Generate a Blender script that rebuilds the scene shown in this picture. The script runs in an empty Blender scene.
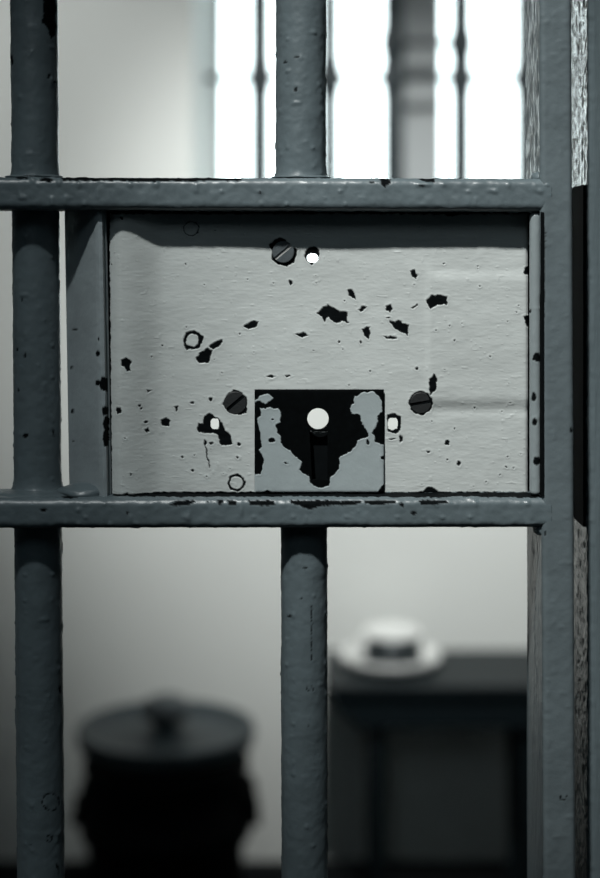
import bpy, bmesh, math, random
import numpy as np

random.seed(4)
rng = np.random.RandomState(7)
C = bpy.context.scene.collection

# ------------------------------------------------------------------ frame
S = 0.84          # distance from the lens to the plane of the lock plate (m)
FPX = 1500.0      # focal length expressed in photo pixels
CZ = 1.50         # eye height
HY = 250.0        # horizon row
def PX(px, dep=0.0): return (px - 300.0) * (S + dep) / FPX
def PZ(py, dep=0.0): return CZ - (py - HY) * (S + dep) / FPX

# ------------------------------------------------------------------ noise
_tab = rng.rand(4096).astype(np.float64)
def _h(i, j, k):
    return _tab[(i * 73856093 ^ j * 19349663 ^ k * 83492791) & 4095]
def vnoise(p):
    p = np.asarray(p, dtype=np.float64)
    i = np.floor(p).astype(np.int64); f = p - i
    u = f * f * (3 - 2 * f)
    x, y, z = i[:, 0], i[:, 1], i[:, 2]
    def l(a, b, t): return a + (b - a) * t
    c = lambda a, b, d: _h(x + a, y + b, z + d)
    x00 = l(c(0,0,0), c(1,0,0), u[:,0]); x10 = l(c(0,1,0), c(1,1,0), u[:,0])
    x01 = l(c(0,0,1), c(1,0,1), u[:,0]); x11 = l(c(0,1,1), c(1,1,1), u[:,0])
    return l(l(x00, x10, u[:,1]), l(x01, x11, u[:,1]), u[:,2]) * 2 - 1
def fbm(p, oct=3):
    s = 0; a = 1.0; t = 0
    for o in range(oct):
        s = s + a * vnoise(p * (2 ** o) + 17.3 * o); t += a; a *= 0.5
    return s / t
def sstep(a, b, x):
    t = np.clip((x - a) / (b - a), 0, 1); return t * t * (3 - 2 * t)

# ------------------------------------------------------------------ chips
def sd_poly(P, poly):
    V = np.asarray(poly, float); n = len(V)
    d = np.full(len(P), 1e18); inside = np.zeros(len(P), bool)
    for i in range(n):
        a = V[i]; b = V[(i + 1) % n]; e = b - a; w = P - a
        t = np.clip((w @ e) / max(e @ e, 1e-9), 0, 1)
        q = w - t[:, None] * e
        d = np.minimum(d, (q * q).sum(1))
        c = (a[1] > P[:, 1]) != (b[1] > P[:, 1])
        if abs(b[1] - a[1]) > 1e-9:
            xi = a[0] + (P[:, 1] - a[1]) * (b[0] - a[0]) / (b[1] - a[1])
            inside ^= c & (P[:, 0] < xi)
    d = np.sqrt(d)
    return np.where(inside, -d, d)
def sd_many(P, shapes, rough=0.9):
    """signed distance (px) of photo-plane points to the union of worn and dark-gap shapes"""
    out = np.full(len(P), 50.0)
    Q = np.stack([P[:, 0], P[:, 1], np.zeros(len(P))], 1)
    J = np.stack([fbm(Q * 0.30 + 3.1, 4), fbm(Q * 0.30 + 91.7, 4)], 1) * rough * 1.9
    W = P + J
    for s in shapes:
        if s[0] == 'poly':
            v = np.asarray(s[1], float); lo = v.min(0) - 6; hi = v.max(0) + 6
        elif s[0] == 'dot':
            _, x, y, rx, ry = s; lo = np.array([x - rx - 6, y - ry - 6]); hi = np.array([x + rx + 6, y + ry + 6])
        elif s[0] == 'ring':
            _, x, y, r, w = s; lo = np.array([x - r - 8, y - r - 8]); hi = np.array([x + r + 8, y + r + 8])
        m = np.where((P[:, 0] > lo[0]) & (P[:, 0] < hi[0]) & (P[:, 1] > lo[1]) & (P[:, 1] < hi[1]))[0]
        if not len(m): continue
        w_ = W[m]
        if s[0] == 'poly': d = sd_poly(w_, s[1])
        elif s[0] == 'dot':
            q = np.hypot((w_[:, 0] - s[1]) / s[3], (w_[:, 1] - s[2]) / s[4]); d = (q - 1) * min(s[3], s[4])
        else:
            q = np.hypot(w_[:, 0] - s[1], w_[:, 1] - s[2]); d = np.abs(q - s[3]) - s[4] * 0.5
        out[m] = np.minimum(out[m], d)
    return out
def Z(o, s, pts): return ('poly', [(o[0] + x / s, o[1] + y / s) for x, y in pts])

# ------------------------------------------------------------------ mesh helpers
def raw_mesh(name, V, F, mat, parent=None, chip=None, smooth=True):
    V = np.asarray(V, np.float32); F = np.asarray(F, np.int32)
    me = bpy.data.meshes.new(name)
    k = F.shape[1]
    me.vertices.add(len(V)); me.vertices.foreach_set('co', V.ravel())
    me.loops.add(F.size); me.loops.foreach_set('vertex_index', F.ravel())
    me.polygons.add(len(F)); me.polygons.foreach_set('loop_start', np.arange(0, F.size, k, dtype=np.int32))
    me.update(calc_edges=True); me.validate()
    me.polygons.foreach_set('use_smooth', np.full(len(me.polygons), smooth))
    if chip is not None:
        a = me.attributes.new('chip', 'FLOAT', 'POINT'); a.data.foreach_set('value', np.asarray(chip, np.float32))
    me.materials.append(mat)
    o = bpy.data.objects.new(name, me); C.objects.link(o)
    if parent is not None: o.parent = parent; o.matrix_parent_inverse = parent_inv(parent)
    return o
def parent_inv(p):
    from mathutils import Matrix
    # a part's mesh is written in world coordinates; only the top-level Empty carries an offset
    return Matrix.Translation(p.location).inverted() if p.parent is None else Matrix.Identity(4)
def bm_obj(name, bm, mat, parent=None, smooth=False, bevel=0):
    if bevel: bmesh.ops.bevel(bm, geom=bm.edges[:], offset=bevel, segments=2, affect='EDGES', profile=0.6)
    bmesh.ops.recalc_face_normals(bm, faces=bm.faces[:])
    me = bpy.data.meshes.new(name); bm.to_mesh(me); bm.free()
    if smooth:
        for p in me.polygons: p.use_smooth = True
    me.materials.append(mat)
    o = bpy.data.objects.new(name, me); C.objects.link(o)
    if parent is not None: o.parent = parent; o.matrix_parent_inverse = parent_inv(parent)
    return o
def add_box(bm, x0, x1, y0, y1, z0, z1):
    v = [bm.verts.new(p) for p in ((x0,y0,z0),(x1,y0,z0),(x1,y1,z0),(x0,y1,z0),(x0,y0,z1),(x1,y0,z1),(x1,y1,z1),(x0,y1,z1))]
    for f in ((0,3,2,1),(4,5,6,7),(0,1,5,4),(1,2,6,5),(2,3,7,6),(3,0,4,7)): bm.faces.new([v[i] for i in f])
def box(name, x0, x1, y0, y1, z0, z1, mat, parent=None, bevel=0):
    bm = bmesh.new(); add_box(bm, x0, x1, y0, y1, z0, z1)
    return bm_obj(name, bm, mat, parent, bevel=bevel)
def add_lathe(bm, prof, cx, cy, n=48, cap0=True, cap1=True):
    rings = []
    for r, z in prof:
        rings.append([bm.verts.new((cx + r * math.cos(2*math.pi*i/n), cy + r * math.sin(2*math.pi*i/n), z)) for i in range(n)])
    for a, b in zip(rings, rings[1:]):
        for i in range(n): bm.faces.new((a[i], a[(i+1) % n], b[(i+1) % n], b[i]))
    if cap0: bm.faces.new(rings[0][::-1])
    if cap1: bm.faces.new(rings[-1])
def add_tube(bm, pts, r, n=10):
    from mathutils import Vector
    P = [Vector(p) for p in pts]; rings = []
    for i, p in enumerate(P):
        d = (P[min(i+1, len(P)-1)] - P[max(i-1, 0)]).normalized()
        u = d.cross(Vector((0.13, 0.2, 0.97))) if abs(d.z) < 0.9 else d.cross(Vector((1, 0.1, 0)))
        u.normalize(); w = d.cross(u)
        rings.append([bm.verts.new(p + r * (u * math.cos(2*math.pi*k/n) + w * math.sin(2*math.pi*k/n))) for k in range(n)])
    for a, b in zip(rings, rings[1:]):
        for i in range(n): bm.faces.new((a[i], a[(i+1) % n], b[(i+1) % n], b[i]))
    bm.faces.new(rings[0][::-1]); bm.faces.new(rings[-1])
def sweep(name, ring_fn, T, ncol, mat, parent, disp, chips=(), rough_px=0.9, axis='z', caps=True, lump=1.0, freq=1.0):
    """dense rod or bar: ring_fn(t) -> (ncol,3) points of the section; disp = noise amplitude (m)"""
    rings = np.array([ring_fn(t) for t in T]); R, N, _ = rings.shape
    V = rings.reshape(-1, 3)
    cen = np.repeat(rings.mean(1), N, axis=0)
    nrm = V - cen
    nrm /= np.maximum(np.linalg.norm(nrm, axis=1)[:, None], 1e-9)
    q = V * 1000
    d = disp * (0.55 * fbm(q * 0.09 * freq, 3) + 0.35 * fbm(q * 0.33 * freq + 40, 2))
    b = vnoise(q * 0.28 * freq + 11); d = d + disp * 0.9 * lump * sstep(0.55, 0.95, b)
    V = V + nrm * d[:, None]
    dep = V[:, 1]; px = 300 + V[:, 0] * FPX / (S + dep); py = HY - (V[:, 2] - CZ) * FPX / (S + dep)
    front = (V[:, 1] - cen[:, 1]) < 0.002
    chip = np.zeros(len(V))
    if chips:
        sd = sd_many(np.stack([px, py], 1), chips, rough_px); sd = np.where(front, sd, 50)
        chip = sstep(0.35, -0.35, sd)
        V = V - nrm * (chip * 0.00018)[:, None] + nrm * (0.00008 * np.exp(-((sd - 1) / 1.0) ** 2))[:, None]
    i = np.arange(R - 1)[:, None] * N; j = np.arange(N)[None, :]; j2 = (j + 1) % N
    F = np.stack([i + j, i + j2, i + N + j2, i + N + j], -1).reshape(-1, 4)
    if caps:
        V = np.vstack([V, rings[0].mean(0), rings[-1].mean(0)]); chip = np.append(chip, [0, 0])
        a = len(V) - 2; b_ = len(V) - 1; k = np.arange(N)
        F = np.vstack([F, np.stack([k, k * 0 + a, k * 0 + a, (k + 1) % N], -1)[:0]])
        tri1 = np.stack([(k + 1) % N, k, np.full(N, a)], -1); o = (R - 1) * N
        tri2 = np.stack([o + k, o + (k + 1) % N, np.full(N, b_)], -1)
        # triangles written as their own mesh faces
        return tri_quad_mesh(name, V, F, np.vstack([tri1, tri2]), mat, parent, chip)
    return raw_mesh(name, V, F, mat, parent, chip)
def tri_quad_mesh(name, V, Q, T, mat, parent, chip):
    V = np.asarray(V, np.float32)
    loops = np.concatenate([Q.ravel(), T.ravel()]).astype(np.int32)
    starts = np.concatenate([np.arange(len(Q)) * 4, len(Q) * 4 + np.arange(len(T)) * 3]).astype(np.int32)
    me = bpy.data.meshes.new(name)
    me.vertices.add(len(V)); me.vertices.foreach_set('co', V.ravel())
    me.loops.add(len(loops)); me.loops.foreach_set('vertex_index', loops)
    me.polygons.add(len(starts)); me.polygons.foreach_set('loop_start', starts)
    me.update(calc_edges=True); me.validate()
    me.polygons.foreach_set('use_smooth', np.full(len(me.polygons), True))
    a = me.attributes.new('chip', 'FLOAT', 'POINT'); a.data.foreach_set('value', np.asarray(chip, np.float32))
    me.materials.append(mat)
    bm = bmesh.new(); bm.from_mesh(me); bmesh.ops.recalc_face_normals(bm, faces=bm.faces[:]); bm.to_mesh(me); bm.free()
    o = bpy.data.objects.new(name, me); C.objects.link(o)
    if parent is not None: o.parent = parent; o.matrix_parent_inverse = parent_inv(parent)
    return o
def tag(o, label, cat, group=None):
    o['label'] = label; o['category'] = cat
    if group: o['group'] = group
    return o
def empty(name, loc):
    o = bpy.data.objects.new(name, None); o.location = loc; o.empty_display_size = 0.05; C.objects.link(o); return o

# ------------------------------------------------------------------ materials
def mat_new(name):
    m = bpy.data.materials.new(name); m.use_nodes = True
    nt = m.node_tree; b = nt.nodes['Principled BSDF']; return m, nt, b
def N(nt, t, **k):
    n = nt.nodes.new(t)
    for a, v in k.items(): setattr(n, a, v)
    return n
def simple(name, col, rough=0.6, metal=0.0, nscale=None, namt=0.1, bump=0.0, bscale=60, spec=0.5):
    m, nt, b = mat_new(name)
    b.inputs['Base Color'].default_value = (*col, 1); b.inputs['Roughness'].default_value = rough
    b.inputs['Metallic'].default_value = metal; b.inputs['Specular IOR Level'].default_value = spec
    tc = N(nt, 'ShaderNodeTexCoord')
    if nscale:
        n = N(nt, 'ShaderNodeTexNoise'); n.inputs['Scale'].default_value = nscale; n.inputs['Detail'].default_value = 4
        nt.links.new(tc.outputs['Object'], n.inputs['Vector'])
        r = N(nt, 'ShaderNodeMapRange'); r.inputs['To Min'].default_value = 1 - namt; r.inputs['To Max'].default_value = 1 + namt
        nt.links.new(n.outputs['Fac'], r.inputs['Value'])
        v = N(nt, 'ShaderNodeVectorMath', operation='SCALE'); v.inputs[0].default_value = col
        nt.links.new(r.outputs['Result'], v.inputs['Scale']); nt.links.new(v.outputs[0], b.inputs['Base Color'])
    if bump:
        n = N(nt, 'ShaderNodeTexNoise'); n.inputs['Scale'].default_value = bscale; n.inputs['Detail'].default_value = 4
        nt.links.new(tc.outputs['Object'], n.inputs['Vector'])
        bp = N(nt, 'ShaderNodeBump'); bp.inputs['Distance'].default_value = bump
        nt.links.new(n.outputs['Fac'], bp.inputs['Height']); nt.links.new(bp.outputs['Normal'], b.inputs['Normal'])
    return m
def paint(name, col, metalcol=(0.0025, 0.0035, 0.004), rough=0.38, stretch=(1, 1, 1), bump=0.00012, coarse=0.0003, grime=0.12):
    """old glossy oil paint over dark iron; the attribute 'chip' bares the iron and blackens painted-in gaps"""
    m, nt, b = mat_new(name)
    tc = N(nt, 'ShaderNodeTexCoord'); mp = N(nt, 'ShaderNodeMapping'); mp.inputs['Scale'].default_value = stretch
    nt.links.new(tc.outputs['Object'], mp.inputs['Vector'])
    def noise(sc, det=3, ro=0.5):
        n = N(nt, 'ShaderNodeTexNoise'); n.inputs['Scale'].default_value = sc; n.inputs['Detail'].default_value = det
        n.inputs['Roughness'].default_value = ro
        nt.links.new(mp.outputs[0], n.inputs['Vector']); return n
    g = noise(35, 5, 0.65); r = N(nt, 'ShaderNodeMapRange'); r.inputs['To Min'].default_value = 1 - grime; r.inputs['To Max'].default_value = 1 + grime
    r.inputs['From Min'].default_value = 0.3; r.inputs['From Max'].default_value = 0.7
    nt.links.new(g.outputs['Fac'], r.inputs['Value'])
    v = N(nt, 'ShaderNodeVectorMath', operation='SCALE'); v.inputs[0].default_value = col
    nt.links.new(r.outputs['Result'], v.inputs['Scale'])
    at = N(nt, 'ShaderNodeAttribute', attribute_name='chip')
    mn = noise(300, 3); mr = N(nt, 'ShaderNodeMapRange'); mr.inputs['To Min'].default_value = 0.4; mr.inputs['To Max'].default_value = 1.7
    nt.links.new(mn.outputs['Fac'], mr.inputs['Value'])
    mv = N(nt, 'ShaderNodeVectorMath', operation='SCALE'); mv.inputs[0].default_value = metalcol
    nt.links.new(mr.outputs['Result'], mv.inputs['Scale'])
    mx = N(nt, 'ShaderNodeMix', data_type='RGBA')
    nt.links.new(at.outputs['Fac'], mx.inputs['Factor']); nt.links.new(v.outputs[0], mx.inputs['A']); nt.links.new(mv.outputs[0], mx.inputs['B'])
    nt.links.new(mx.outputs['Result'], b.inputs['Base Color'])
    rr = N(nt, 'ShaderNodeMix', data_type='FLOAT'); rr.inputs['A'].default_value = rough; rr.inputs['B'].default_value = 0.75
    nt.links.new(at.outputs['Fac'], rr.inputs['Factor']); nt.links.new(rr.outputs['Result'], b.inputs['Roughness'])
    sp = N(nt, 'ShaderNodeMix', data_type='FLOAT'); sp.inputs['A'].default_value = 0.5; sp.inputs['B'].default_value = 0.03
    nt.links.new(at.outputs['Fac'], sp.inputs['Factor']); nt.links.new(sp.outputs['Result'], b.inputs['Specular IOR Level'])
    n1 = noise(420, 3); n2 = noise(75, 4)
    b1 = N(nt, 'ShaderNodeBump'); b1.inputs['Distance'].default_value = bump; nt.links.new(n1.outputs['Fac'], b1.inputs['Height'])
    b2 = N(nt, 'ShaderNodeBump'); b2.inputs['Distance'].default_value = coarse; nt.links.new(n2.outputs['Fac'], b2.inputs['Height'])
    nt.links.new(b1.outputs['Normal'], b2.inputs['Normal']); nt.links.new(b2.outputs['Normal'], b.inputs['Normal'])
    return m
M_frame = paint('grey_gloss_paint', (0.090, 0.117, 0.128))
M_stile = paint('grey_gloss_paint_stile', (0.095, 0.120, 0.130), rough=0.3, coarse=0.0005)
M_plate = paint('pale_grey_gloss_paint', (0.42, 0.455, 0.45), rough=0.36, stretch=(0.55, 1, 1.3), coarse=0.00036, grime=0.07)
M_esc = paint('pale_grey_gloss_paint_cover', (0.27, 0.315, 0.325), metalcol=(0.0012, 0.0018, 0.002), rough=0.4, grime=0.06)
M_jamb = paint('dark_grey_gloss_paint', (0.085, 0.11, 0.12), rough=0.14, stretch=(6, 6, 0.5), coarse=0.0006)
M_black = simple('black_iron_and_gaps', (0.002, 0.003, 0.0035), 0.8, spec=0.05, nscale=200, namt=0.4)  # near-black iron; also puts the dark of gaps and slot into colour
M_screw = simple('worn_screw_steel', (0.075, 0.09, 0.098), 0.45, 0.3, nscale=400, namt=0.3, bump=0.0001, bscale=900)
M_pin = simple('pale_pin_paint', (0.85, 0.84, 0.80), 0.5)
M_wall = simple('cream_wall_paint', (0.72, 0.74, 0.715), 0.75, nscale=3, namt=0.03, bump=0.0008, bscale=25)
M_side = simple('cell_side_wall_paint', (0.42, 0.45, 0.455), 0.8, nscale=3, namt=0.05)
M_ceil = simple('ceiling_paint', (0.55, 0.56, 0.55), 0.85, nscale=4, namt=0.03)
M_floor = simple('dark_floor_paint', (0.02, 0.025, 0.03), 0.6, nscale=6, namt=0.25, bump=0.001)
M_base = simple('black_skirting_paint', (0.010, 0.013, 0.015), 0.6)
M_corr = simple('corridor_wall_paint', (0.16, 0.20, 0.215), 0.8, nscale=3, namt=0.05)
M_table = simple('dark_table_paint', (0.006, 0.0115, 0.0145), 0.5, spec=0.3, nscale=12, namt=0.25, bump=0.0006, bscale=40)
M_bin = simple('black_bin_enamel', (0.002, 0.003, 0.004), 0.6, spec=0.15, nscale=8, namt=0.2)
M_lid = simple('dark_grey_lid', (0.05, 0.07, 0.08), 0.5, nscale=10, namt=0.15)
M_tin = simple('tin_metal', (0.80, 0.80, 0.78), 0.28, 0.9, nscale=30, namt=0.08)
M_enam = simple('pale_enamel', (0.85, 0.86, 0.84), 0.25, nscale=20, namt=0.04)
M_grille = simple('window_grille_paint', (0.03, 0.04, 0.045), 0.5)
M_mull = simple('pale_window_paint', (0.36, 0.38, 0.385), 0.5)
M_cup = simple('shaded_cup_metal', (0.03, 0.038, 0.042), 0.35, 0.3)  # shade on the cup side is put into this dark colour
def glass():
    m = bpy.data.materials.new('window_glass'); m.use_nodes = True; nt = m.node_tree; nt.nodes.clear()
    o = N(nt, 'ShaderNodeOutputMaterial'); t = N(nt, 'ShaderNodeBsdfTransparent'); g = N(nt, 'ShaderNodeBsdfGlossy')
    t.inputs['Color'].default_value = (0.95, 0.97, 0.96, 1); g.inputs['Roughness'].default_value = 0.05
    f = N(nt, 'ShaderNodeFresnel'); f.inputs['IOR'].default_value = 1.45; x = N(nt, 'ShaderNodeMixShader')
    nt.links.new(f.outputs[0], x.inputs[0]); nt.links.new(t.outputs[0], x.inputs[1]); nt.links.new(g.outputs[0], x.inputs[2])
    nt.links.new(x.outputs[0], o.inputs['Surface']); return m
M_glass = glass()

# ------------------------------------------------------------------ the room
YB = 3.3 - S      # back wall plane
XL, XR, YF, ZT = -1.15, 0.80, -2.9, 3.1
def struct(o): o['kind'] = 'structure'; return o
T_ = 0.12
struct(box('floor', XL - T_, XR + T_, YF - T_, YB + 0.35, -0.1, 0.0, M_floor))
struct(box('ceiling', XL - T_, XR + T_, YF - T_, YB + 0.35, ZT, ZT + 0.1, M_ceil))
def two_tone(name, x0, x1):
    # cell side and corridor side of the long side wall are painted differently
    o = box(name, x0, x1, YF, YB, 0, ZT, M_side); o.data.materials.append(M_corr)
    bm = bmesh.new(); bm.from_mesh(o.data)
    bmesh.ops.bisect_plane(bm, geom=bm.verts[:] + bm.edges[:] + bm.faces[:], plane_co=(0, 0.03, 0), plane_no=(0, 1, 0))
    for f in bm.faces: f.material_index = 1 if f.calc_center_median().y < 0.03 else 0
    bm.to_mesh(o.data); bm.free(); return struct(o)
two_tone('wall_left', XL - T_, XL); two_tone('wall_right', XR, XR + T_)
struct(box('wall_front', XL - T_, XR + T_, YF - T_, YF, 0, ZT, M_corr))
# back wall with its splayed window opening
Wf = (-0.236, 0.70, 1.310, 2.35)          # opening at the wall face: left, right, bottom, top
Wb = (-0.197, 0.67, 1.300, 2.30)          # and at the glass
YG = YB + 0.30
bm = bmesh.new()
def ringv(r, y): return [bm.verts.new(p) for p in ((r[0], y, r[2]), (r[1], y, r[2]), (r[1], y, r[3]), (r[0], y, r[3]))]
o0 = ringv((XL - T_, XR + T_, 0, ZT), YB); i0 = ringv(Wf, YB); i1 = ringv(Wb, YG); o1 = ringv((XL - T_, XR + T_, 0, ZT), YG)
for a, b in ((o0, i0), (i0, i1), (i1, o1), (o1, o0)):
    for k in range(4): bm.faces.new((a[k], a[(k+1) % 4], b[(k+1) % 4], b[k]))
struct(bm_obj('wall_back', bm, M_wall))
struct(box('baseboard_back', XL, XR, YB - 0.018, YB, 0, 0.154 + 0.004, M_base, bevel=0.003))

# window: frame, mullion, pane
win = empty('window_1', (0, YG, Wb[2])); struct(win)
fw = 0.03
bm = bmesh.new()
add_box(bm, Wb[0]-0.0, Wb[0]+fw*0.35, YG-0.02, YG+0.02, Wb[2], Wb[3]); add_box(bm, Wb[1]-fw, Wb[1], YG-0.02, YG+0.02, Wb[2], Wb[3])
add_box(bm, Wb[0], Wb[1], YG-0.0199, YG+0.0199, Wb[2], Wb[2]+fw); add_box(bm, Wb[0], Wb[1], YG-0.0199, YG+0.0199, Wb[3]-fw, Wb[3])
bm_obj('window_frame', bm, M_mull, win)
Dg = YG + S
def WX(px, d): return (px - 300) * d / FPX
def WZ(py, d): return CZ - (py - HY) * d / FPX
box('mullion', WX(395, Dg), WX(441, Dg), YG-0.03, YG+0.03, Wb[2]+fw, Wb[3]-fw, M_mull, win, bevel=0.005)
box('pane', Wb[0]+0.011, Wb[1]-fw, YG+0.005, YG+0.009, Wb[2]+fw, Wb[3]-fw, M_glass, win)

# iron grille inside the opening
Yg = YB + 0.16; Dq = Yg + S
gr = tag(empty('window_grille', (WX(393, Dq), Yg, 1.305)), 'dark iron grille of upright bars and thin cross rods in the bright window', 'window grille')
for px in (260, 330, 393, 461, 526, 592):
    x = WX(px, Dq); bm = bmesh.new()
    add_tube(bm, [(x, Yg, 1.303), (x, Yg, 2.325)], 0.0240 if px not in (330, 592) else 0.0215, 20)
    bm_obj('bar', bm, M_grille, gr, smooth=True)
z78 = WZ(78, Dq); z44 = WZ(43, Dq)
for i, (z, a, b, bars) in enumerate(((z78, -0.225, 0.685, (260, 330, 393, 461, 526, 592)), (z44, WX(393, Dq), WX(461, Dq), (393, 461)))):
    bm = bmesh.new(); add_tube(bm, [(a, Yg, z), (b, Yg, z)], 0.008, 10); bm_obj('cross_rod', bm, M_grille, gr, smooth=True)
    for px in bars:
        bm = bmesh.new(); x = WX(px, Dq)
        add_lathe(bm, [(0.024, z-0.042), (0.0265, z-0.024), (0.0295, z-0.012), (0.0315, z), (0.0295, z+0.012), (0.0265, z+0.024), (0.024, z+0.042)], x, Yg, 16)
        bm_obj('collar', bm, M_grille, gr, smooth=True)

# ------------------------------------------------------------------ barred door
door = tag(empty('barred_door', (-0.25, 0.0, 0.04)), 'grey painted iron bar door with a chipped rectangular lock plate', 'cell door')
ZB, ZTOP = 0.05, 2.12
def zs(z0, z1, fine0=1.135, fine1=1.66, df=0.0009, dc=0.02):
    a = list(np.arange(z0, min(z1, fine0), dc)) if z0 < fine0 else []
    b = list(np.arange(max(z0, fine0), min(z1, fine1), df)) if z1 > fine0 and z0 < fine1 else []
    c = list(np.arange(max(fine1, z0), z1, dc)) if z1 > fine1 else []
    return np.array(a + b + c + [z1])
RB = 0.0131
def bar(x_top, y_c, x_bot=None, z0=ZB, z1=ZTOP, welds=(), chips=(), disp=0.0005, r=RB, fine=True, flat=0.0, sq=0.0):
    """round bar between z0 and z1; x given at z1 (x_top) and z0 (x_bot)"""
    if x_bot is None: x_bot = x_top
    ncol = 90 if fine else 20
    th = np.linspace(0, 2*np.pi, ncol, endpoint=False)
    T = zs(z0, z1) if fine else np.array([z0, z1])
    def ring(z):
        k = (z - z0) / (z1 - z0); cx = x_bot + (x_top - x_bot) * k; rr = r
        for wz in welds: rr = rr + 0.0028 * math.exp(-abs(z - wz) / 0.0022)
        return np.stack([cx + rr*np.cos(th), y_c + rr*np.sin(th), np.full(ncol, z)], 1)
    return sweep('bar', ring, T, ncol, M_frame, door, disp if fine else 0.0, chips, caps=True)
zU0, zU1 = PZ(210, -.018), PZ(179.5, -.018)      # upper rail, front face
zL0, zL1 = PZ(529, -.018), PZ(499, -.018)        # lower rail
yc = 0.012
dL = yc - RB
# left bar, one length through both rails: leaning very slightly
def lean(pt, yt, pb, yb, dep):
    xt, zt, xb, zb = PX(pt, dep), PZ(yt, dep), PX(pb, dep), PZ(yb, dep)
    s = (xt - xb) / (zt - zb); return xt + s*(ZTOP - zt), xb + s*(ZB - zb)
ch_left = [('poly', [(43.5,-40),(55.5,-40),(56,34),(51,39),(47,28),(42,22),(43.5,14)]), ('dot',48.8,76,1.8,2.2), ('dot',55,82,1.2,1.5),
           ('dot',25,355,1.2,2.4), ('dot',17,350,.9,2), ('dot',19,390,.9,2),('dot',53,432,1.2,3),('dot',26,436,3,2.2),('dot',22,300,1,2.5),
           ('ring',51,802,8.5,1.1), ('ring',49,838,3,1), ('dot',58,866,1.3,3), ('dot',30,845,1,1.5), ('dot',60,690,.9,4),('dot',12,60,1.2,5)]
xt, xb = lean(34, 0, 41, 878, yc)
bar(xt, yc, xb, welds=(zU1, zL1), chips=ch_left, disp=0.0006, r=0.01335)
# centre bar: an upper and a lower length, interrupted by the lock plate
ch_ct = [('dot',296,89,2.0,2.2),('dot',297,57,2.6,1.0),('dot',285,62,1.6,.8)]
xt, xb = lean(301.0, 0, 300.8, 180, yc)
x_at = lambda z, a=xt, b=xb: b + (a-b)*(z-ZB)/(ZTOP-ZB)
bar(xt, yc, x_at(zU0+.004), z0=zU0+.004, welds=(zU1,), chips=ch_ct, disp=0.0007, r=0.0143)
ch_cb = [('dot',305,568,2.2,1.4),('poly',[(311,606),(312,606),(312,660),(311.3,660)]),('dot',308,725,1.8,.9),('dot',290,616,2.5,1.2),('dot',301,598,1,1),('ring',310,688,3,.5)]
xt, xb = lean(304.0, 530, 304.6, 878, yc - .006)
x_at2 = lambda z, a=xt, b=xb: b + (a-b)*(z-ZB)/(ZTOP-ZB)
bar(x_at2(zL0+.006), yc-.004, xb, z0=ZB, z1=zL0+.006, chips=ch_cb, disp=0.0006, r=0.0131)
# bars further left along the same rails
for px in (-232, -498, -764):
    bar(PX(px, yc), yc, fine=False)

def rrect(hw, hh, r, n):
    """rounded rectangle of 4*n points around (0,0)"""
    pts = []
    per = 2*(2*hw-2*r) + 2*(2*hh-2*r) + 2*math.pi*r
    segs = [('l', (hw, -hh+r), (hw, hh-r)), ('a', (hw-r, hh-r), 0), ('l', (hw-r, hh), (-hw+r, hh)), ('a', (-hw+r, hh-r), 90),
            ('l', (-hw, hh-r), (-hw, -hh+r)), ('a', (-hw+r, -hh+r), 180), ('l', (-hw+r, -hh), (hw-r, -hh)), ('a', (hw-r, -hh+r), 270)]
    for s in segs:
        if s[0] == 'l':
            L = math.dist(s[1], s[2]); k = max(1, int(round(n*L/per)))
            for i in range(k): t = i/k; pts.append((s[1][0]+(s[2][0]-s[1][0])*t, s[1][1]+(s[2][1]-s[1][1])*t))
        else:
            L = math.pi*r/2; k = max(3, int(round(n*L/per)))
            for i in range(k): a = math.radians(s[2] + 90*i/k); pts.append((s[1][0]+r*math.cos(a), s[1][1]+r*math.sin(a)))
    return np.array(pts)
def rail(zc0, zc1, zh, chips, disp, r=0.0042, xr=PX(552, -.018)):
    sec = rrect(0.019, zh, r, 120); n = len(sec)
    XS = np.concatenate([np.arange(-0.70, -0.20, 0.02), np.arange(-0.20, xr, 0.0009), [xr]])
    def ring(x):
        k = (x + 0.17) / 0.31
        return np.stack([np.full(n, x), 0.001 + sec[:, 0], zc0 + (zc1 - zc0)*k + sec[:, 1]], 1)
    return sweep('rail', ring, XS, n, M_frame, door, disp, chips)
d_ = -.018
ch_up = [('poly',[(60,174),(240,174),(243,180.8),(205,180.6),(195,182),(170,180.5),(150,182.5),(120,180.8),(62,181.2)]),
         ('poly',[(378,176),(391,176),(390,184),(386,187.5),(382,186)]),('poly',[(411,176),(436,176),(434,182.6),(424,181.6)]),
         ('dot',422,186,3,1.1),('dot',47,179.5,7,2.2),('dot',22,178,6,1.3),('dot',260,193,1.2,1.2),('dot',372,182,3,1.2)]
rail(PZ(193.2, d_), PZ(194.8, d_), (PZ(178.5, d_) - PZ(211, d_))/2, ch_up, 0.0008)
ch_lo = [('poly',[(113,492),(527,492),(544,494),(544,498),(452,496.4),(440,497.4),(300,496.2),(180,497),(113,496)]),  # first shape paints the dark seam under the lock plate
         ('poly',[(218,500.5),(222,500),(222,504),(218,505)]),('poly',[(227,500.5),(236,500),(236,505),(228,505)]),
         ('poly',[(248,500.5),(274,500),(276,504.5),(262,505.8),(249,505)]),
         ('poly',[(290,500),(362,500.5),(360,504.5),(340,505.5),(322,506),(310,510),(300,506),(291,504)]),
         ('poly',[(364,500.5),(395,500),(396,503.5),(380,505.5),(365,504)]),('dot',402,505,2.6,2.2),('dot',414,513,3,1.8),
         ('poly',[(418,500),(447,500),(449,502.5),(434,505.5),(421,505)]),
         ('poly',[(169,505),(178,500.5),(193,500),(196,502),(188,505),(174,506.5)]),('dot',43,510,4,1.4),('dot',128,512,1.5,1.5),
         ('dot',62,492,2.4,5),('dot',70,497,8,1.4),('dot',208,502,.8,.8)]
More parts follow.
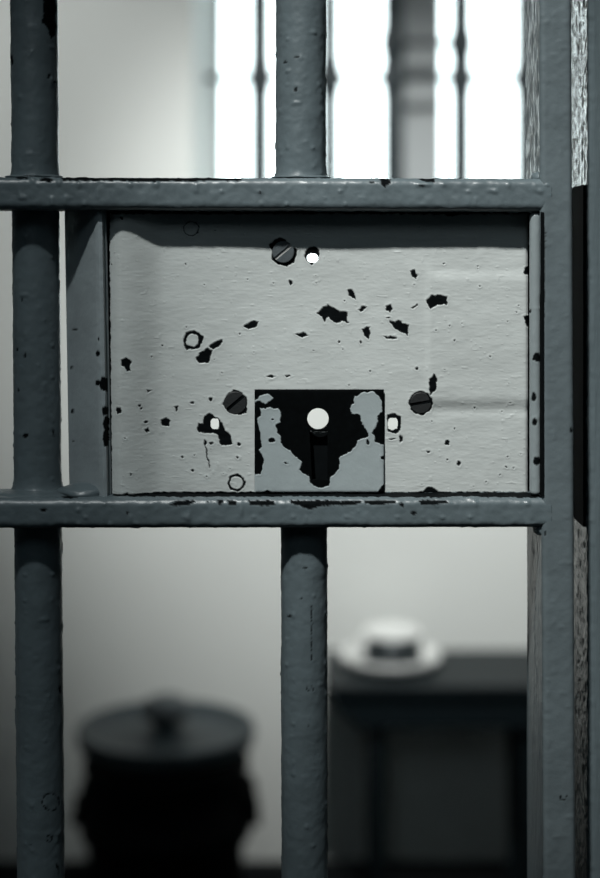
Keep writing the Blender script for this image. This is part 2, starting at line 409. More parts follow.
rail(PZ(514.0, d_), PZ(513.0, d_), (PZ(499, d_) - PZ(528, d_))/2 + .0004, ch_lo, 0.0007)
for z in (ZB + 0.02, ZTOP - 0.02):
    bm = bmesh.new(); add_box(bm, -0.70, PX(552), -0.018, 0.018, z-0.012, z+0.012); bm_obj('rail', bm, M_frame, door, bevel=0.004)

# right stile: deep flat bar whose inner side shows
sx0, sx1 = PX(541, d_), PX(573.5, d_)
sec = rrect((sx1 - sx0)/2, 0.0330, 0.0028, 150)
def stile_ring(z):
    k = (PZ(0, d_) - z) / (PZ(0, d_) - PZ(878, d_))
    dx = -0.0008 + 0.0022 * k
    return np.stack([(sx0+sx1)/2 + dx + sec[:, 0], 0.0150 + sec[:, 1], np.full(len(sec), z)], 1)
ch_st = [('poly',[(543.3,228),(545.4,226),(544.8,262),(544.2,300),(543,330),(542.4,290)]),
         ('dot',545.5,533,1.2,2.5),('dot',564,797,2.6,2.6),('dot',571,430,1,3)]
ch_st[2] = ('ring',563.5,797,3.2,1.0)
stile = sweep('stile', stile_ring, zs(ZB, ZTOP), len(sec), M_stile, door, 0.00045, ch_st, lump=0.6)
co_ = np.zeros(len(stile.data.vertices)*3, np.float32); stile.data.vertices.foreach_get('co', co_); co_ = co_.reshape(-1, 3).astype(float)
side = sstep(sx0 + 0.0022, sx0 + 0.0009, co_[:, 0]) * sstep(-0.0175, -0.014, co_[:, 1])
amp = np.where(co_[:, 2] > zU1, 0.0007, 0.0003)
co_[:, 0] += side * 0.028 * (co_[:, 1] + 0.018)
co_[:, 0] -= side * amp * fbm(co_*1000*np.array([.1, .62, .10]) + 5, 3)
stile.data.vertices.foreach_set('co', co_.astype(np.float32).ravel()); stile.data.update()
box('stile', -0.73, -0.70, -0.018, 0.03, ZB, ZTOP, M_frame, door, bevel=0.003)
# weld fillets in the corners between rails and stile, and at the foot of the bars
def blob(name, px, py, dep, rx, ry, rz, seed):
    bm = bmesh.new(); bmesh.ops.create_icosphere(bm, subdivisions=4, radius=1.0)
    V = np.array([v.co[:] for v in bm.verts]); n = 1 + 0.16 * fbm(V*1.6 + seed, 3)
    for v, k in zip(bm.verts, n): v.co = (PX(px, dep) + v.co.x*rx*k, dep + v.co.y*ry*k, PZ(py, dep) + v.co.z*rz*k)
    return bm_obj(name, bm, M_frame, door, smooth=True)
blob('weld', 537, 206, -.008, .0065, .0075, .0045, 5)
blob('weld', 541, 527, -.008, .0045, .008, .0045, 9)
blob('weld', 538, 178, -.006, .0045, .008, .0035, 29)
blob('weld', 83, 491.5, .000, .014, .012, .0046, 13)
blob('weld', 34, 494, .000, .022, .013, .0022, 17)
blob('weld', 33, 177, .004, .0160, .0125, .0016, 21)
blob('weld', 301, 177.5, .004, .0165, .0130, .0014, 25)

# ---- lock plate
def hmap(PXY):
    x, y = PXY[:, 0], PXY[:, 1]
    h = 0.0068 * np.where(x < 124, np.cos(np.clip((124 - x)/17, 0, 1)*math.pi/2)**0.9, 0.5 + 0.5*np.cos(np.clip((x - 124)/42, 0, 1)*math.pi))
    g = lambda a, c, w: np.exp(-((a - c)/w)**2)
    win_y = sstep(262, 280, y) * sstep(412, 396, y)
    h += 0.00055 * g(x, 430, 4.5) * win_y                         # upright ridge
    wx = sstep(424, 440, x)
    h += 0.0011 * wx * sstep(268, 282, y) * sstep(414, 396, y)    # faintly raised field at the right
    h -= 0.0006 * wx * g(y, 409, 7)
    h += 0.0005 * np.sin(x*0.021 + 1) * np.sin(y*0.017)           # the sheet is not quite true
    # edges rolled back
    e = np.minimum(np.minimum(x - 107.5, 527.5 - x), np.minimum(y - 213, 494.5 - y))
    h -= 0.0012 * np.exp(-np.maximum(e, 0)/1.2)
    Q = np.stack([x*0.05, y*0.075, x*0], 1)
    h += 0.00018 * fbm(Q, 3) + 0.00005 * fbm(Q*np.array([3., 7., 1.]) + 9, 2)
    b = vnoise(Q*4.5 + 77); h += 0.00016 * sstep(.72, .98, b)
    return h
o3 = (100, 320); o4 = (300, 260); o5 = (170, 200)
plate_chips_and_gaps = [
 Z(o4,3.75,[(63,200),(85,180),(105,167),(130,182),(150,195),(178,195),(175,212),(182,240),(160,232),(140,238),(120,225),(105,215),(92,235),(80,215)]),
 Z(o4,3.75,[(182,112),(195,108),(203,125),(212,150),(200,146),(182,132)]),
 Z(o4,3.75,[(216,190),(232,173),(250,176),(240,190),(228,197)]),
 Z(o4,3.75,[(322,170),(340,165),(346,182),(338,198),(325,192)]),
 Z(o4,3.75,[(335,225),(358,230),(380,226),(390,240),(407,245),(405,285),(385,272),(362,262),(345,242)]),
 Z(o4,3.75,[(310,283),(330,287),(368,290),(365,297),(322,296)]),
 Z(o4,3.75,[(230,260),(250,250),(262,252),(265,275),(255,298),(245,285)]),
 Z(o4,3.75,[(412,42),(430,35),(443,55),(437,73),(418,65)]),
 Z(o4,3.75,[(470,150),(490,132),(520,130),(550,137),(552,172),(535,166),(510,170),(487,183),(476,165)]),
 Z(o4,3.75,[(415,182),(440,165),(442,172),(422,184)]), Z(o4,3.75,[(322,216),(336,212),(338,218),(325,220)]),
 Z(o4,3.75,[(0,275),(12,270),(32,281),(10,292)]), ('dot',338.5,342.5,1.2,1.2), ('dot',361,342,1.2,1.4),('dot',449.5,325.5,.7,.9),
 Z(o5,3,[(296,135),(312,120),(330,112),(348,118),(362,138),(384,148),(380,165),(374,188),(352,201),(322,194),(304,178),(306,152)]),
 ('dot',312,254.8,7.6,8.2), Z(o5,3,[(418,188),(432,188),(425,199)]),  # first dot paints the dark inside of the upper hole
 Z(o5,3,[(220,380),(245,362),(268,365),(260,380),(235,387)]),
 Z(o5,3,[(375,403),(395,398),(415,405),(398,415)]), Z(o5,3,[(288,530),(305,524),(320,530),(305,534)]), Z(o5,3,[(344,527),(358,524),(360,529),(348,533)]),
 Z(o5,3,[(78,475),(90,458),(112,445),(128,452),(122,470),(115,488),(85,490)]),
 Z(o5,3,[(118,440),(135,424),(158,418),(160,426),(150,438),(128,450)]),
 ('ring',191.3,228.8,7.2,.9), Z(o5,3,[(355,240),(366,244),(370,250),(362,256)]), ('dot',168+12,0,1,1),
 Z(o3,3.75,[(85,145),(105,138),(123,152),(118,170),(120,190),(105,190),(100,172),(85,168)]),
 Z(o3,3.75,[(65,325),(85,323),(89,342),(70,352)]), Z(o3,3.75,[(175,258),(182,262),(200,265),(180,273)]),
 Z(o3,3.75,[(278,325),(292,322),(290,338),(284,348)]), Z(o3,3.75,[(228,375),(245,367),(265,380),(258,402),(234,395)]),
 Z(o3,3.75,[(170,410),(185,402),(190,418),(174,424)]), ('dot',140.5,404.3,1.4,1.2),('dot',146.8,422.3,2.0,1.5),('dot',211.2,399.3,2.2,1.8),
 ('dot',192.5,402.8,1.8,1.2),('dot',238.7,444.8,2,1.8),('dot',182.7,457.5,1.2,1),('dot',192.5,471,1.7,1.2),('dot',237.5,458,1.1,1.1),('dot',205.2,443,1.5,2.8),('dot',211.5,443,1.8,1.2),
 Z(o3,3.75,[(362,405),(368,386),(386,388),(395,360),(415,350),(432,364),(450,375),(462,395),(468,412),(488,432),(500,466),(478,470),(455,472),(440,436),(425,425),(400,425),(372,422)]),
 Z(o3,3.75,[(455,315),(478,280),(500,262),(535,272),(553,300),(548,350),(520,357),(488,350),(470,332)]),
 Z(o3,3.75,[(85,662),(92,650),(108,642),(118,665)]), Z(o3,3.75,[(318,672),(330,655),(355,650),(385,658),(380,675)]),
 ('poly',[(387,414.5),(394,413),(400.5,416.5),(401,430),(396,434),(388,432)]),
 ('dot',420.8,403,12.0,12.0), Z((370,350),2.61,[(153,95),(156,72),(168,63),(175,72),(174,95),(168,110),(160,113),(156,120)]),
 ('dot',447.8,443,2.6,2.6),('dot',458.8,463.8,2.2,2.4),('dot',428.6,451.5,2,1.2),('dot',400.6,439,1.7,4),('dot',417,368.4,1.6,1.3),('dot',392,439,3,.9),
 ('dot',430,494.5,8.6,7),('poly',[(500,495),(502,493),(510,493),(512,496)]),('dot',455,429,.8,.8),
 ('poly',[(524,268),(529,266),(529,275),(524.5,274)]),('poly',[(523,316),(529,316),(529,327),(526,326),(524,320)]),
 ('poly',[(104,208),(531,208),(531,213.6),(460,214.2),(452,216.5),(440,214),(300,213.6),(150,213.8),(104,214.2)]),  # edge shapes here and below paint the dark gap round the plate
 ('poly',[(104,493.0),(200,492.4),(531,492.6),(531,499),(104,499)]),('poly',[(104,208),(110.0,208),(112.6,499),(104,499)]),
 ('dot',122.5,218.5,1.6,1.4),('poly',[(204.6,443),(206,443),(209.5,468),(208.6,468.5)]),
]
# two rings of bared metal round painted-over plugs
plate_chips_and_gaps += [('ring',236.5,482.7,7.6,2.4), ('ring',192.6,340.2,8.0,3.2), Z(o5,3,[(82,398),(102,412),(98,430),(86,440)]), Z(o5,3,[(45,440),(62,446),(48,452)])]
for _ in range(70):
    plate_chips_and_gaps.append(('dot', rng.uniform(112, 522), rng.uniform(222, 488), *(rng.uniform(.35, .95)*np.array([1, rng.uniform(.6, 1.2)]))))
def holes_plate(x, y):
    a = (np.hypot((x-312.6)/5.7, (y-258)/4.8) < 1)
    b = (np.abs((x-214.6)/4.4)**3 + np.abs((y-424.2)/5.8)**3 < 1)
    c = (np.abs((x-393.0)/5.0)**4 + np.abs((y-424)/6.2)**4 < 1)
    d = (np.hypot(x-318, y-419) < 15) | ((x > 306) & (x < 332) & (y > 419) & (y < 484))
    return a | b | c | d
def relief(name, x0, x1, y0, y1, step, mat, parent, hfun, shapes, holes, base, rough=0.9, inv=False, depth=0.00035, thick=0.003, extra=None):
    nx = int((x1-x0)/step)+1; ny = int((y1-y0)/step)+1
    X, Y = np.meshgrid(np.linspace(x0, x1, nx), np.linspace(y0, y1, ny)); P = np.stack([X.ravel(), Y.ravel()], 1)
    sd = sd_many(P, shapes, rough)
    if inv: sd = -np.maximum(sd, -50)
    chip = sstep(0.35, -0.35, sd)
    h = hfun(P) - depth * chip + 0.00013 * np.exp(-((sd - 0.9)/0.9)**2)
    if extra is not None: h = h + extra(P)
    V = np.stack([PX(P[:, 0], base), base - h, PZ(P[:, 1], base)], 1)
    I = np.arange(nx*ny).reshape(ny, nx)
    F = np.stack([I[:-1, :-1], I[1:, :-1], I[1:, 1:], I[:-1, 1:]], -1).reshape(-1, 4)
    cx = P[F, 0].mean(1); cy = P[F, 1].mean(1)
    F = F[~holes(cx, cy)]
    used = np.unique(F); mp = -np.ones(len(V), int); mp[used] = np.arange(len(used))
    o = raw_mesh(name, V[used], mp[F], mat, parent, chip[used])
    s = o.modifiers.new('solid', 'SOLIDIFY'); s.thickness = thick; s.offset = -1
    return o
flatrim = lambda P: np.zeros(len(P))
plate = relief('lock_plate', 109, 528, 212.5, 495, 0.62, M_plate, door, hmap, plate_chips_and_gaps, holes_plate, 0.0)
# raised square keyhole cover, mostly bare
zz = (240, 380); pA = Z(zz,7.31,[(108,148),(130,140),(150,115),(178,100),(215,110),(245,132),(225,152),(185,178),(160,165),(145,150),(115,168)])
pB = ('poly',[(260.2,408),(264.6,409.3),(270,407.4),(274,409.4),(278.3,408.4),(281.2,412),(279.7,422.4),(276.2,425),(277.6,432),(280.3,436),(280.8,443),(285,447.7),(290.6,451),
  (294.7,456.6),(302.2,462),(298.8,469.6),(304,474),(309,477),(309.8,482),(314,486),(321,488.2),(329.5,485.5),(331,477.5),(340,468.5),(339.2,458),(345,454.5),(350.5,452),(355,447.5),(357,441),
  (367.8,436.6),(369.2,432.2),(370.7,432.2),(374.5,437),(374.5,441.5),(380.5,444.5),(386,445),(386,455.5),(380.8,456.5),(381,459),(386,460),(386,483),(381.5,486),(377,494),(250,494),(250,475.5),
  (260.5,474),(263,467.6),(264.2,461),(262,454),(258.5,449.8),(262,447),(260.5,434.7),(258.5,423.8),(257.8,418.3),(260.5,415.6),(261,412)])
pC = ('poly',[(355,396.5),(362.5,392.8),(373,391.8),(379,396.5),(382.2,402.5),(382.5,411.5),(377.5,416),(378.3,422),(373.5,429.5),(371.5,433),(368.2,432.4),(362.5,425),(359.5,415),(352,413.8),(349.3,408.5),(353.5,403)])
def esc_h(P):
    x, y = P[:, 0], P[:, 1]
    e = np.minimum(np.minimum(x-254.5, 384.0-x), np.minimum(y-389.5, 492.5-y))
    Q = np.stack([x*0.06, y*0.06, x*0], 1)
    return -0.0007*np.exp(-np.maximum(e, 0)/0.9) + 0.00012*fbm(Q, 3)
# worn parts are the complement of the paint islands; small bare flecks inside them
isl = [pA, pB, pC]
flecks = [('dot',272,440.5,3.4,2.2),('dot',368,442,1.9,2.7),('dot',272,420,1.1,1),('dot',286,463,1.8,1),('dot',267.5,493,3,1.8),('dot',263,463,1.1,2.2)]
def build_cover():
    x0, x1, y0, y1, step = 254.5, 384.0, 389.5, 492.5, 0.45
    nx = int((x1-x0)/step)+1; ny = int((y1-y0)/step)+1
    X, Y = np.meshgrid(np.linspace(x0, x1, nx), np.linspace(y0, y1, ny)); P = np.stack([X.ravel(), Y.ravel()], 1)
    sp = -sd_many(P, isl, 0.8); sf = sd_many(P, flecks, 1.0)
    sd = np.minimum(sp, sf); chip = sstep(0.35, -0.35, sd)
    h = esc_h(P) - 0.00035*chip + 0.00010*np.exp(-((sd-0.9)/0.9)**2)
    base = -0.0030
    # snap vertices onto the round hole
    r = np.hypot(P[:,0]-318, P[:,1]-419)
    I = np.arange(nx*ny).reshape(ny, nx)
    F = np.stack([I[:-1,:-1], I[1:,:-1], I[1:,1:], I[:-1,1:]], -1).reshape(-1, 4)
    gone = r[F].min(1) < 10.7; kept = np.zeros(len(P), bool); kept[F[~gone]] = True; cut = np.zeros(len(P), bool); cut[F[gone]] = True
    m = kept & cut
    P2 = P.copy(); P2[m] = np.array([318, 419]) + (P[m]-np.array([318, 419]))*(10.7/r[m])[:, None]
    chip[r < 13] = 1
    V = np.stack([PX(P2[:,0], base), base-h, PZ(P2[:,1], base)], 1)
    cx = P[F,0].mean(1); cy = P[F,1].mean(1)
    w = 9.0 - 1.2*(cy-428)/52
    F = F[~(gone | ((np.abs(cx-(318.4+ (cy-428)*0.03)) < w) & (cy > 431) & (cy < 480)))]
    used = np.unique(F); mp = -np.ones(len(V), int); mp[used] = np.arange(len(used))
    o = raw_mesh('keyhole_cover', V[used], mp[F], M_esc, plate, chip[used])
    s = o.modifiers.new('solid', 'SOLIDIFY'); s.thickness = 0.0028; s.offset = -1
build_cover()
# black box added behind the keyhole slot to keep it dark
kb = box('slot_blocker', PX(300), PX(337), 0.0036, 0.016, PZ(489, .0036), PZ(432.5, .0036), M_black, plate)
def disc(name, px, py, rpx, y0, y1, mat, parent, bev=0.0004, n=48):
    bm = bmesh.new(); r = rpx*S/FPX; cx, cz = PX(px, y0), PZ(py, y0)
    prof = [(r, y1), (r, y0+bev), (r-bev, y0)]
    rings = [[bm.verts.new((cx+q*math.cos(2*math.pi*i/n), y, cz+q*math.sin(2*math.pi*i/n))) for i in range(n)] for q, y in prof]
    for a, b in zip(rings, rings[1:]):
        for i in range(n): bm.faces.new((a[i], a[(i+1)%n], b[(i+1)%n], b[i]))
    bm.faces.new(rings[-1]); bm.faces.new(rings[0])
    return bm_obj(name, bm, mat, parent)
# slotted screws
def screw(px, py, rpx, ang, y0):
    n = 64; r = rpx*S/FPX; hw = r*0.15; cx, cz = PX(px, y0), PZ(py, y0); c, s_ = math.cos(ang), math.sin(ang)
    bm = bmesh.new()
    a0 = math.asin(hw/r)
    for sgn in (0, 1):                       # two half-moon lands either side of the slot
        aa = [a0 + (math.pi-2*a0)*i/24 + sgn*math.pi for i in range(25)]
        L = [(r*math.cos(t), r*math.sin(t)) for t in aa]; cen = (0, (1 if not sgn else -1)*hw*1.0)
        def W(p, y): return (cx + p[0]*c - p[1]*s_, y, cz + p[0]*s_ + p[1]*c)
        top = [bm.verts.new(W((p[0]*.93, p[1]*.93 if abs(p[1]) > hw*1.2 else p[1]), y0)) for p in L]
        mid = [bm.verts.new(W(p, y0+0.0004)) for p in L]; bot = [bm.verts.new(W(p, y0+0.0016)) for p in L]
        for A, B in ((top, mid), (mid, bot)):
            for i in range(len(L)-1): bm.faces.new((A[i], A[i+1], B[i+1], B[i]))
            bm.faces.new((A[-1], A[0], B[0], B[-1]))
        bm.faces.new(top); bm.faces.new(bot)
    # floor of the slot
    fl = [bm.verts.new((cx + r*.97*math.cos(2*math.pi*i/n), y0+0.0009, cz + r*.97*math.sin(2*math.pi*i/n))) for i in range(n)]
    fb = [bm.verts.new((cx + r*.97*math.cos(2*math.pi*i/n), y0+0.0022, cz + r*.97*math.sin(2*math.pi*i/n))) for i in range(n)]
    bm.faces.new(fl); bm.faces.new(fb)
    for i in range(n): bm.faces.new((fl[i], fl[(i+1)%n], fb[(i+1)%n], fb[i]))
    return bm_obj('screw', bm, M_screw, plate)
s1 = screw(283.2, 252.0, 11.0, math.radians(40), -0.0009)
s1.data.materials.append(simple('slot_highlight', (0.45, 0.46, 0.45), 0.4, 0.4, nscale=1500, namt=0.9))  # pale slot floor: a highlight put into the colour
for p in s1.data.polygons:
    if len(p.vertices) == 64 and p.center.y < 0.0005: p.material_index = 1
sm2 = screw(235.2, 403, 11.4, math.radians(40), -0.0003); sm2.data.materials[0] = M_dk = simple('dark_screw_iron', (0.006, 0.008, 0.009), 0.6, 0.1, nscale=400, namt=0.3, bump=0.0002, bscale=700)
sm3 = screw(420.8, 403, 10.6, math.radians(10), -0.0003); sm3.data.materials[0] = M_dk
# black frame added behind the plate edges to keep the gaps dark
bm = bmesh.new()
add_box(bm, PX(103.5), PX(128), 0.006, 0.016, PZ(498), PZ(206)); add_box(bm, PX(505), PX(545), 0.0062, 0.016, PZ(498), PZ(206))
add_box(bm, PX(103), PX(545), 0.0064, 0.0155, PZ(226), PZ(206)); add_box(bm, PX(103), PX(545), 0.0064, 0.0155, PZ(498.5), PZ(482))
add_box(bm, PX(541.0, -.018), PX(543.8, -.018), -0.0186, 0.0155, PZ(495.5, -.018), PZ(212, -.018))  # black strip stands for the dark groove between rod and stile
bm_obj('gap_blocker', bm, M_black, door)
# slim round rod beside the plate
th = np.linspace(0, 2*np.pi, 40, endpoint=False)
def rod_ring(z):
    za, zb = PZ(495.5, -.012), PZ(212, -.012); e = min(z - za, zb - z); r = 0.0031 * math.sqrt(max(0.02, 1 - max(0, 1 - e/0.0022)**2))
    return np.stack([PX(535.4, -.012) + r*np.cos(th), -0.011 + r*1.15*np.sin(th), np.full(40, z)], 1)
sweep('guide_rod', rod_ring, np.concatenate([[PZ(495.5,-.012)], np.arange(PZ(495.5,-.012)+.0002, PZ(212,-.012), 0.0007), [PZ(212,-.012)]]), 40, paint('pale_rod_paint', (0.20,0.235,0.245), rough=.3), door, 0.0002,
      [('dot',537,357.5,4.6,4.4),('dot',533.8,396.7,2.8,4),('dot',534.8,422,2.8,4),('dot',537,461,4.4,4.2),('dot',530,311,1,2)])
# angled strip left of the plate
def strip_pts():
    P = [(64.5, .0190), (68, .0165), (90, -.0045), (95, -.0090), (98.5, -.0112), (102, -.0108), (103.4, -.0085), (103.8, -.004), (103.8, .004)]
    return P
prof = strip_pts()
t = np.linspace(0, len(prof)-1, 70); pp = np.array(prof); pi = np.stack([np.interp(t, range(len(prof)), pp[:,0]), np.interp(t, range(len(prof)), pp[:,1])], 1)
front = np.stack([PX(pi[:,0], pi[:,1]), pi[:,1]], 1)
back = front[::-1] + np.array([0.0012, 0.004]); back = back[::6]
secS = np.vstack([front, back])
def strip_ring(z):
    k = (PZ(212) - z)/(PZ(212)-PZ(493)); dx = 0.0028 * k
    return np.stack([secS[:,0] + dx, secS[:,1], np.full(len(secS), z)], 1)
z0s, z1s = PZ(496), PZ(208)
T = np.arange(z0s, z1s, 0.0007)
def strip_build():
    rings = np.array([strip_ring(z) for z in T]); R, Nn, _ = rings.shape; V = rings.reshape(-1, 3)
    q = V*1000; d = 0.00045*(0.6*fbm(q*0.08, 3) + 0.4*fbm(q*0.3+5, 2)); V = V.copy(); V[:,1] -= d
    dep = V[:,1]; P = np.stack([300 + V[:,0]*FPX/(S+dep), HY-(V[:,2]-CZ)*FPX/(S+dep)], 1)
    sd = sd_many(P, [Z((0,350),2.5,[(248,80),(254,66),(268,70),(270,104),(252,102)]), Z((0,350),2.5,[(253,145),(270,140),(272,160),(256,165)]),
        Z((0,350),2.5,[(262,165),(273,170),(273,240),(260,242),(256,215),(262,200),(256,185)]),('dot',98,354,1.6,3),('dot',99,339,1,2),('dot',75,330,1.6,1.2),
        ('dot',72,411,1.2,2.4),('dot',71,368,.8,2),('dot',98,383,2,3),('dot',73,441,.8,1.2),('poly',[(59,480),(64,483),(62,492),(68,497),(60,498)])])
    chip = sstep(.35, -.35, sd); V[:,1] += 0.0003*chip
    i = np.arange(R-1)[:,None]*Nn; j = np.arange(Nn)[None,:]; j2 = (j+1) % Nn
    F = np.stack([i+j, i+j2, i+Nn+j2, i+Nn+j], -1).reshape(-1, 4)
    return tri_quad_mesh('edge_strip', V, F, np.zeros((0,3), int), paint('grey_strip_paint', (0.235,0.275,0.29), rough=.36), door, chip)
strip_build()

# ------------------------------------------------------------------ jamb at the right
jx = PX(588, .012)
jamb = struct(empty('trim_1', (jx + .05, 0.05, 0)))
def jbox(name, z0, z1, x0, mat, y0=0.012, y1=0.11):
    o = box(name, x0, XR, y0, y1, z0, z1, mat, jamb, bevel=0.0015); return o
zr0, zr1 = PZ(517.5, .05), PZ(187, .05)
secJ = rrect((XR - jx)/2, 0.075, 0.004, 1500); secJ = secJ[(secJ[:, 0] < -(XR - jx)/2 + 0.03) | (np.arange(len(secJ)) % 12 == 0)]
def jamb_build():
    cx, cy = (jx + XR)/2, 0.087; n = len(secJ); T = zs(0.0, ZT)
    V = np.concatenate([np.stack([cx + secJ[:, 0], cy + secJ[:, 1], np.full(n, z)], 1) for z in T])
    q = V*1000; m = (secJ[:, 0] < -(XR - jx)/2 + 0.02); m = np.tile(m, len(T))
    st = q*np.array([1, .55, .05]); d = 0.00035*fbm(st*0.5, 3) + 0.0005*fbm(q*0.3, 2)
    V[:, 0] -= d*m; V[:, 1] -= 0.3*d*m; V[:, 0] += np.where(m, 0.042*np.clip(V[:, 1] - 0.014, 0, 1), 0)
    R = len(T); i = np.arange(R-1)[:, None]*n; j = np.arange(n)[None, :]; j2 = (j+1) % n
    F = np.stack([i+j, i+j2, i+n+j2, i+n+j], -1).reshape(-1, 4)
    return tri_quad_mesh('door_post', V, F, np.zeros((0, 3), int), M_jamb, jamb, np.zeros(len(V)))
jamb_build()
box('strike_plate', jx - 0.0014, jx + 0.006, 0.019, 0.15, zr0, zr1, M_black, jamb)

# ------------------------------------------------------------------ table, tableware, bin
tz = 0.627; YT0 = 3.0 - S; YT1 = YB - 0.02
tb = tag(empty('table', (0.31, (YT0+YT1)/2, 0)), 'small dark painted wooden table against the pale cell wall', 'table')
box('tabletop', 0.055, 0.60, YT0, YT1, tz-0.022, tz, M_table, tb, bevel=0.004)
bm = bmesh.new()      # apron with chamfered ends
def apron(y0, y1, xa=0.066, xb=0.59, zt=tz-0.022, zb=tz-0.088, ch=0.055):
    P = [(xa, zt), (xa, zt-0.018), (xa+ch*0.35, zb+0.030), (xa+ch, zb), (xb-ch, zb), (xb-ch*0.35, zb+0.030), (xb, zt-0.018), (xb, zt)]
    a = [bm.verts.new((x, y0, z)) for x, z in P]; b = [bm.verts.new((x, y1, z)) for x, z in P]
    bm.faces.new(a); bm.faces.new(b[::-1])
    for i in range(len(P)): bm.faces.new((a[i], a[(i+1) % len(P)], b[(i+1) % len(P)], b[i]))
apron(YT0+0.012, YT0+0.034); apron(YT1-0.034, YT1-0.012); bm_obj('apron', bm, M_table, tb)
for x in (0.157, 0.462):
    for y in (YT0+0.052, YT1-0.052):
        bm = bmesh.new(); zt = tz - 0.022
        v = []
        for z, h in ((0, 0.013), (zt, 0.0175)):
            v.append([bm.verts.new((x+a*h, y+b*h, z)) for a, b in ((-1,-1),(1,-1),(1,1),(-1,1))])
        for i in range(4): bm.faces.new((v[0][i], v[0][(i+1)%4], v[1][(i+1)%4], v[1][i]))
        bm.faces.new(v[0][::-1]); bm.faces.new(v[1]); bm_obj('leg', bm, M_table, tb, bevel=0.002)
px_, py_ = 0.190, 3.165 - S
bm = bmesh.new()
add_lathe(bm, [(0.070, tz+0.0005), (0.092, tz+0.006), (0.1045, tz+0.010), (0.1075, tz+0.023), (0.105, tz+0.026), (0.100, tz+0.024), (0.090, tz+0.013), (0.072, tz+0.0040), (0.001, tz+0.0035)], px_, py_, 64)
tag(bm_obj('dinner_plate', bm, M_enam, smooth=True), 'shallow pale metal dinner plate lying on the dark table', 'plate')
cup = tag(empty('tin_cup', (px_+.008, py_, tz+.004)), 'shiny squat tin cup turned upside down on the pale plate', 'cup')
cz = tz + 0.0040; bm = bmesh.new()
add_lathe(bm, [(0.066, cz), (0.0675, cz+0.002), (0.066, cz+0.004), (0.0615, cz+0.03), (0.060, cz+0.058)], px_+.004, py_, 64)
bm_obj('cup_body', bm, M_cup, cup, smooth=True)
bm = bmesh.new(); add_lathe(bm, [(0.0605, cz+0.0581), (0.0635, cz+0.062), (0.0605, cz+0.068), (0.055, cz+0.068), (0.052, cz+0.0655), (0.002, cz+0.0655)], px_+.004, py_, 64)
bm_obj('cup_base', bm, M_enam, cup, smooth=True)  # pale colour stands for light on the upturned cup
bm = bmesh.new(); hx = px_+.008-.058
add_tube(bm, [(hx+.004, py_-.012, cz+.046), (hx-.012, py_-.018, cz+.049), (hx-.022, py_-.02, cz+.036), (hx-.018, py_-.019, cz+.02), (hx-.002, py_-.014, cz+.014)], 0.013, 10)
bm_obj('handle_highlight', bm, M_enam, cup, smooth=True)  # fat pale handle stands in for a highlight on the cup side

bx, by, bz = WX(166, 2.9), 2.9 - S, 0.560
bn = tag(empty('bin', (bx, by, 0)), 'tall black round bin with a dished dark lid and knob', 'bin')
bm = bmesh.new()
add_lathe(bm, [(0.136, 0.0), (0.142, 0.01), (0.149, 0.35), (0.153, 0.372), (0.165, 0.378), (0.166, 0.41), (0.158, 0.42), (0.156, 0.495), (0.161, 0.505), (0.161, 0.512), (0.156, 0.52), (0.157, 0.552), (0.152, 0.552), (0.135, 0.03), (0.001, 0.02)], bx, by, 64)
bm_obj('bin_body', bm, M_bin, bn, smooth=True)
for s in (-1, 1):
    bm = bmesh.new(); X = bx + s*0.152
    add_tube(bm, [(X, by-.04, .47), (X+s*.010, by-.042, .455), (X+s*.018, by-.038, .41), (X+s*.020, by, .395), (X+s*.018, by+.038, .41), (X+s*.010, by+.042, .455), (X, by+.04, .47)], 0.011, 10)
    bm_obj('side_handle', bm, M_bin, bn, smooth=True)
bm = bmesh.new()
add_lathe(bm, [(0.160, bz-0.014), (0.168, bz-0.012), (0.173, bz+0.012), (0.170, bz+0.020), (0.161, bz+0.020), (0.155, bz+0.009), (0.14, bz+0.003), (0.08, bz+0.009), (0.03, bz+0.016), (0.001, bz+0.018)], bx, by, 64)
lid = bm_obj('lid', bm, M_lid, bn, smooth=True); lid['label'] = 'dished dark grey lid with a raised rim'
bm = bmesh.new()
add_lathe(bm, [(0.026, bz+0.012), (0.024, bz+0.030), (0.040, bz+0.038), (0.052, bz+0.050), (0.048, bz+0.064), (0.030, bz+0.075), (0.001, bz+0.078)], bx, by, 32)
bm_obj('knob', bm, simple('grey_knob', (0.10, 0.12, 0.13), 0.5), lid, smooth=True)

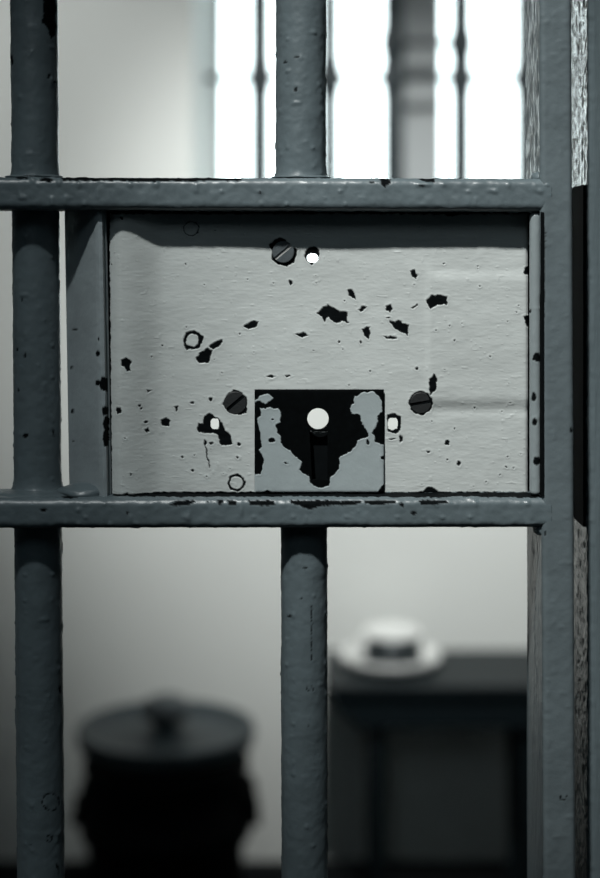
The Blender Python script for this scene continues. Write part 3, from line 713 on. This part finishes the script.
# ------------------------------------------------------------------ light
w = bpy.data.worlds.new('World'); bpy.context.scene.world = w; w.use_nodes = True
bg = w.node_tree.nodes['Background']; bg.inputs['Color'].default_value = (0.86, 0.965, 1.0, 1); bg.inputs['Strength'].default_value = 6.0
def spot(name, loc, target, power, size_deg, blend, radius, col):
    from mathutils import Vector
    l = bpy.data.lights.new(name, 'SPOT'); l.energy = power; l.spot_size = math.radians(size_deg); l.spot_blend = blend
    l.shadow_soft_size = radius; l.color = col
    o = bpy.data.objects.new(name, l); o.location = loc; C.objects.link(o)
    o.rotation_euler = (Vector(target) - Vector(loc)).to_track_quat('-Z', 'Y').to_euler(); return o
spot('corridor_lamp', (-0.42, -1.16, 3.04), (0.118, 0, 1.460), 262, 15.0, 1.0, 0.05, (1.0, 1.0, 0.97))
spot('left_bars_fill', (-0.47, -1.16, 3.04), (-0.175, 0, 1.31), 55, 15, 1.0, 0.05, (0.95, 1.0, 1.0))  # unseen spot added to lift the left bars
spot('wall_wash_spot', (0.20, 0.60, 2.97), (0.24, YB, 1.28), 340, 42.5, 1.0, 0.12, (0.98, 1.0, 0.98))  # unseen spot added to wash the back wall from above
spot('wall_fill_left', (-0.45, 0.60, 2.97), (-0.62, YB, 1.72), 105, 40, 1.0, 0.12, (0.98, 1.0, 0.98))  # second unseen spot, added to brighten the upper left wall
al = bpy.data.lights.new('corridor_fill', 'AREA'); al.shape = 'RECTANGLE'; al.size = 0.3; al.size_y = 1.2; al.energy = 6.0; al.color = (0.78, 0.93, 1.0)  # unseen soft fill added to lift the shadows on the door
ao = bpy.data.objects.new('corridor_fill', al); ao.location = (-0.45, -1.9, 3.05); ao.rotation_euler = (math.radians(42), 0, math.radians(-12)); C.objects.link(ao)

# ------------------------------------------------------------------ camera
cam = bpy.data.cameras.new('camera'); co = bpy.data.objects.new('camera', cam); C.objects.link(co)
co.location = (0, -S, CZ); co.rotation_euler = (math.radians(90), 0, 0)
cam.sensor_fit = 'VERTICAL'; cam.sensor_height = 36; cam.lens = FPX * 36 / 878
cam.shift_y = -(439 - HY) / 878
cam.dof.use_dof = True; cam.dof.focus_distance = S - 0.004; cam.dof.aperture_fstop = cam.lens / 15.5
cam.clip_start = 0.05
bpy.context.scene.camera = co
vs = bpy.context.scene.view_settings
vs.view_transform = 'Standard'; vs.look = 'None'; vs.gamma = 1; vs.use_curve_mapping = False; vs.exposure = 0
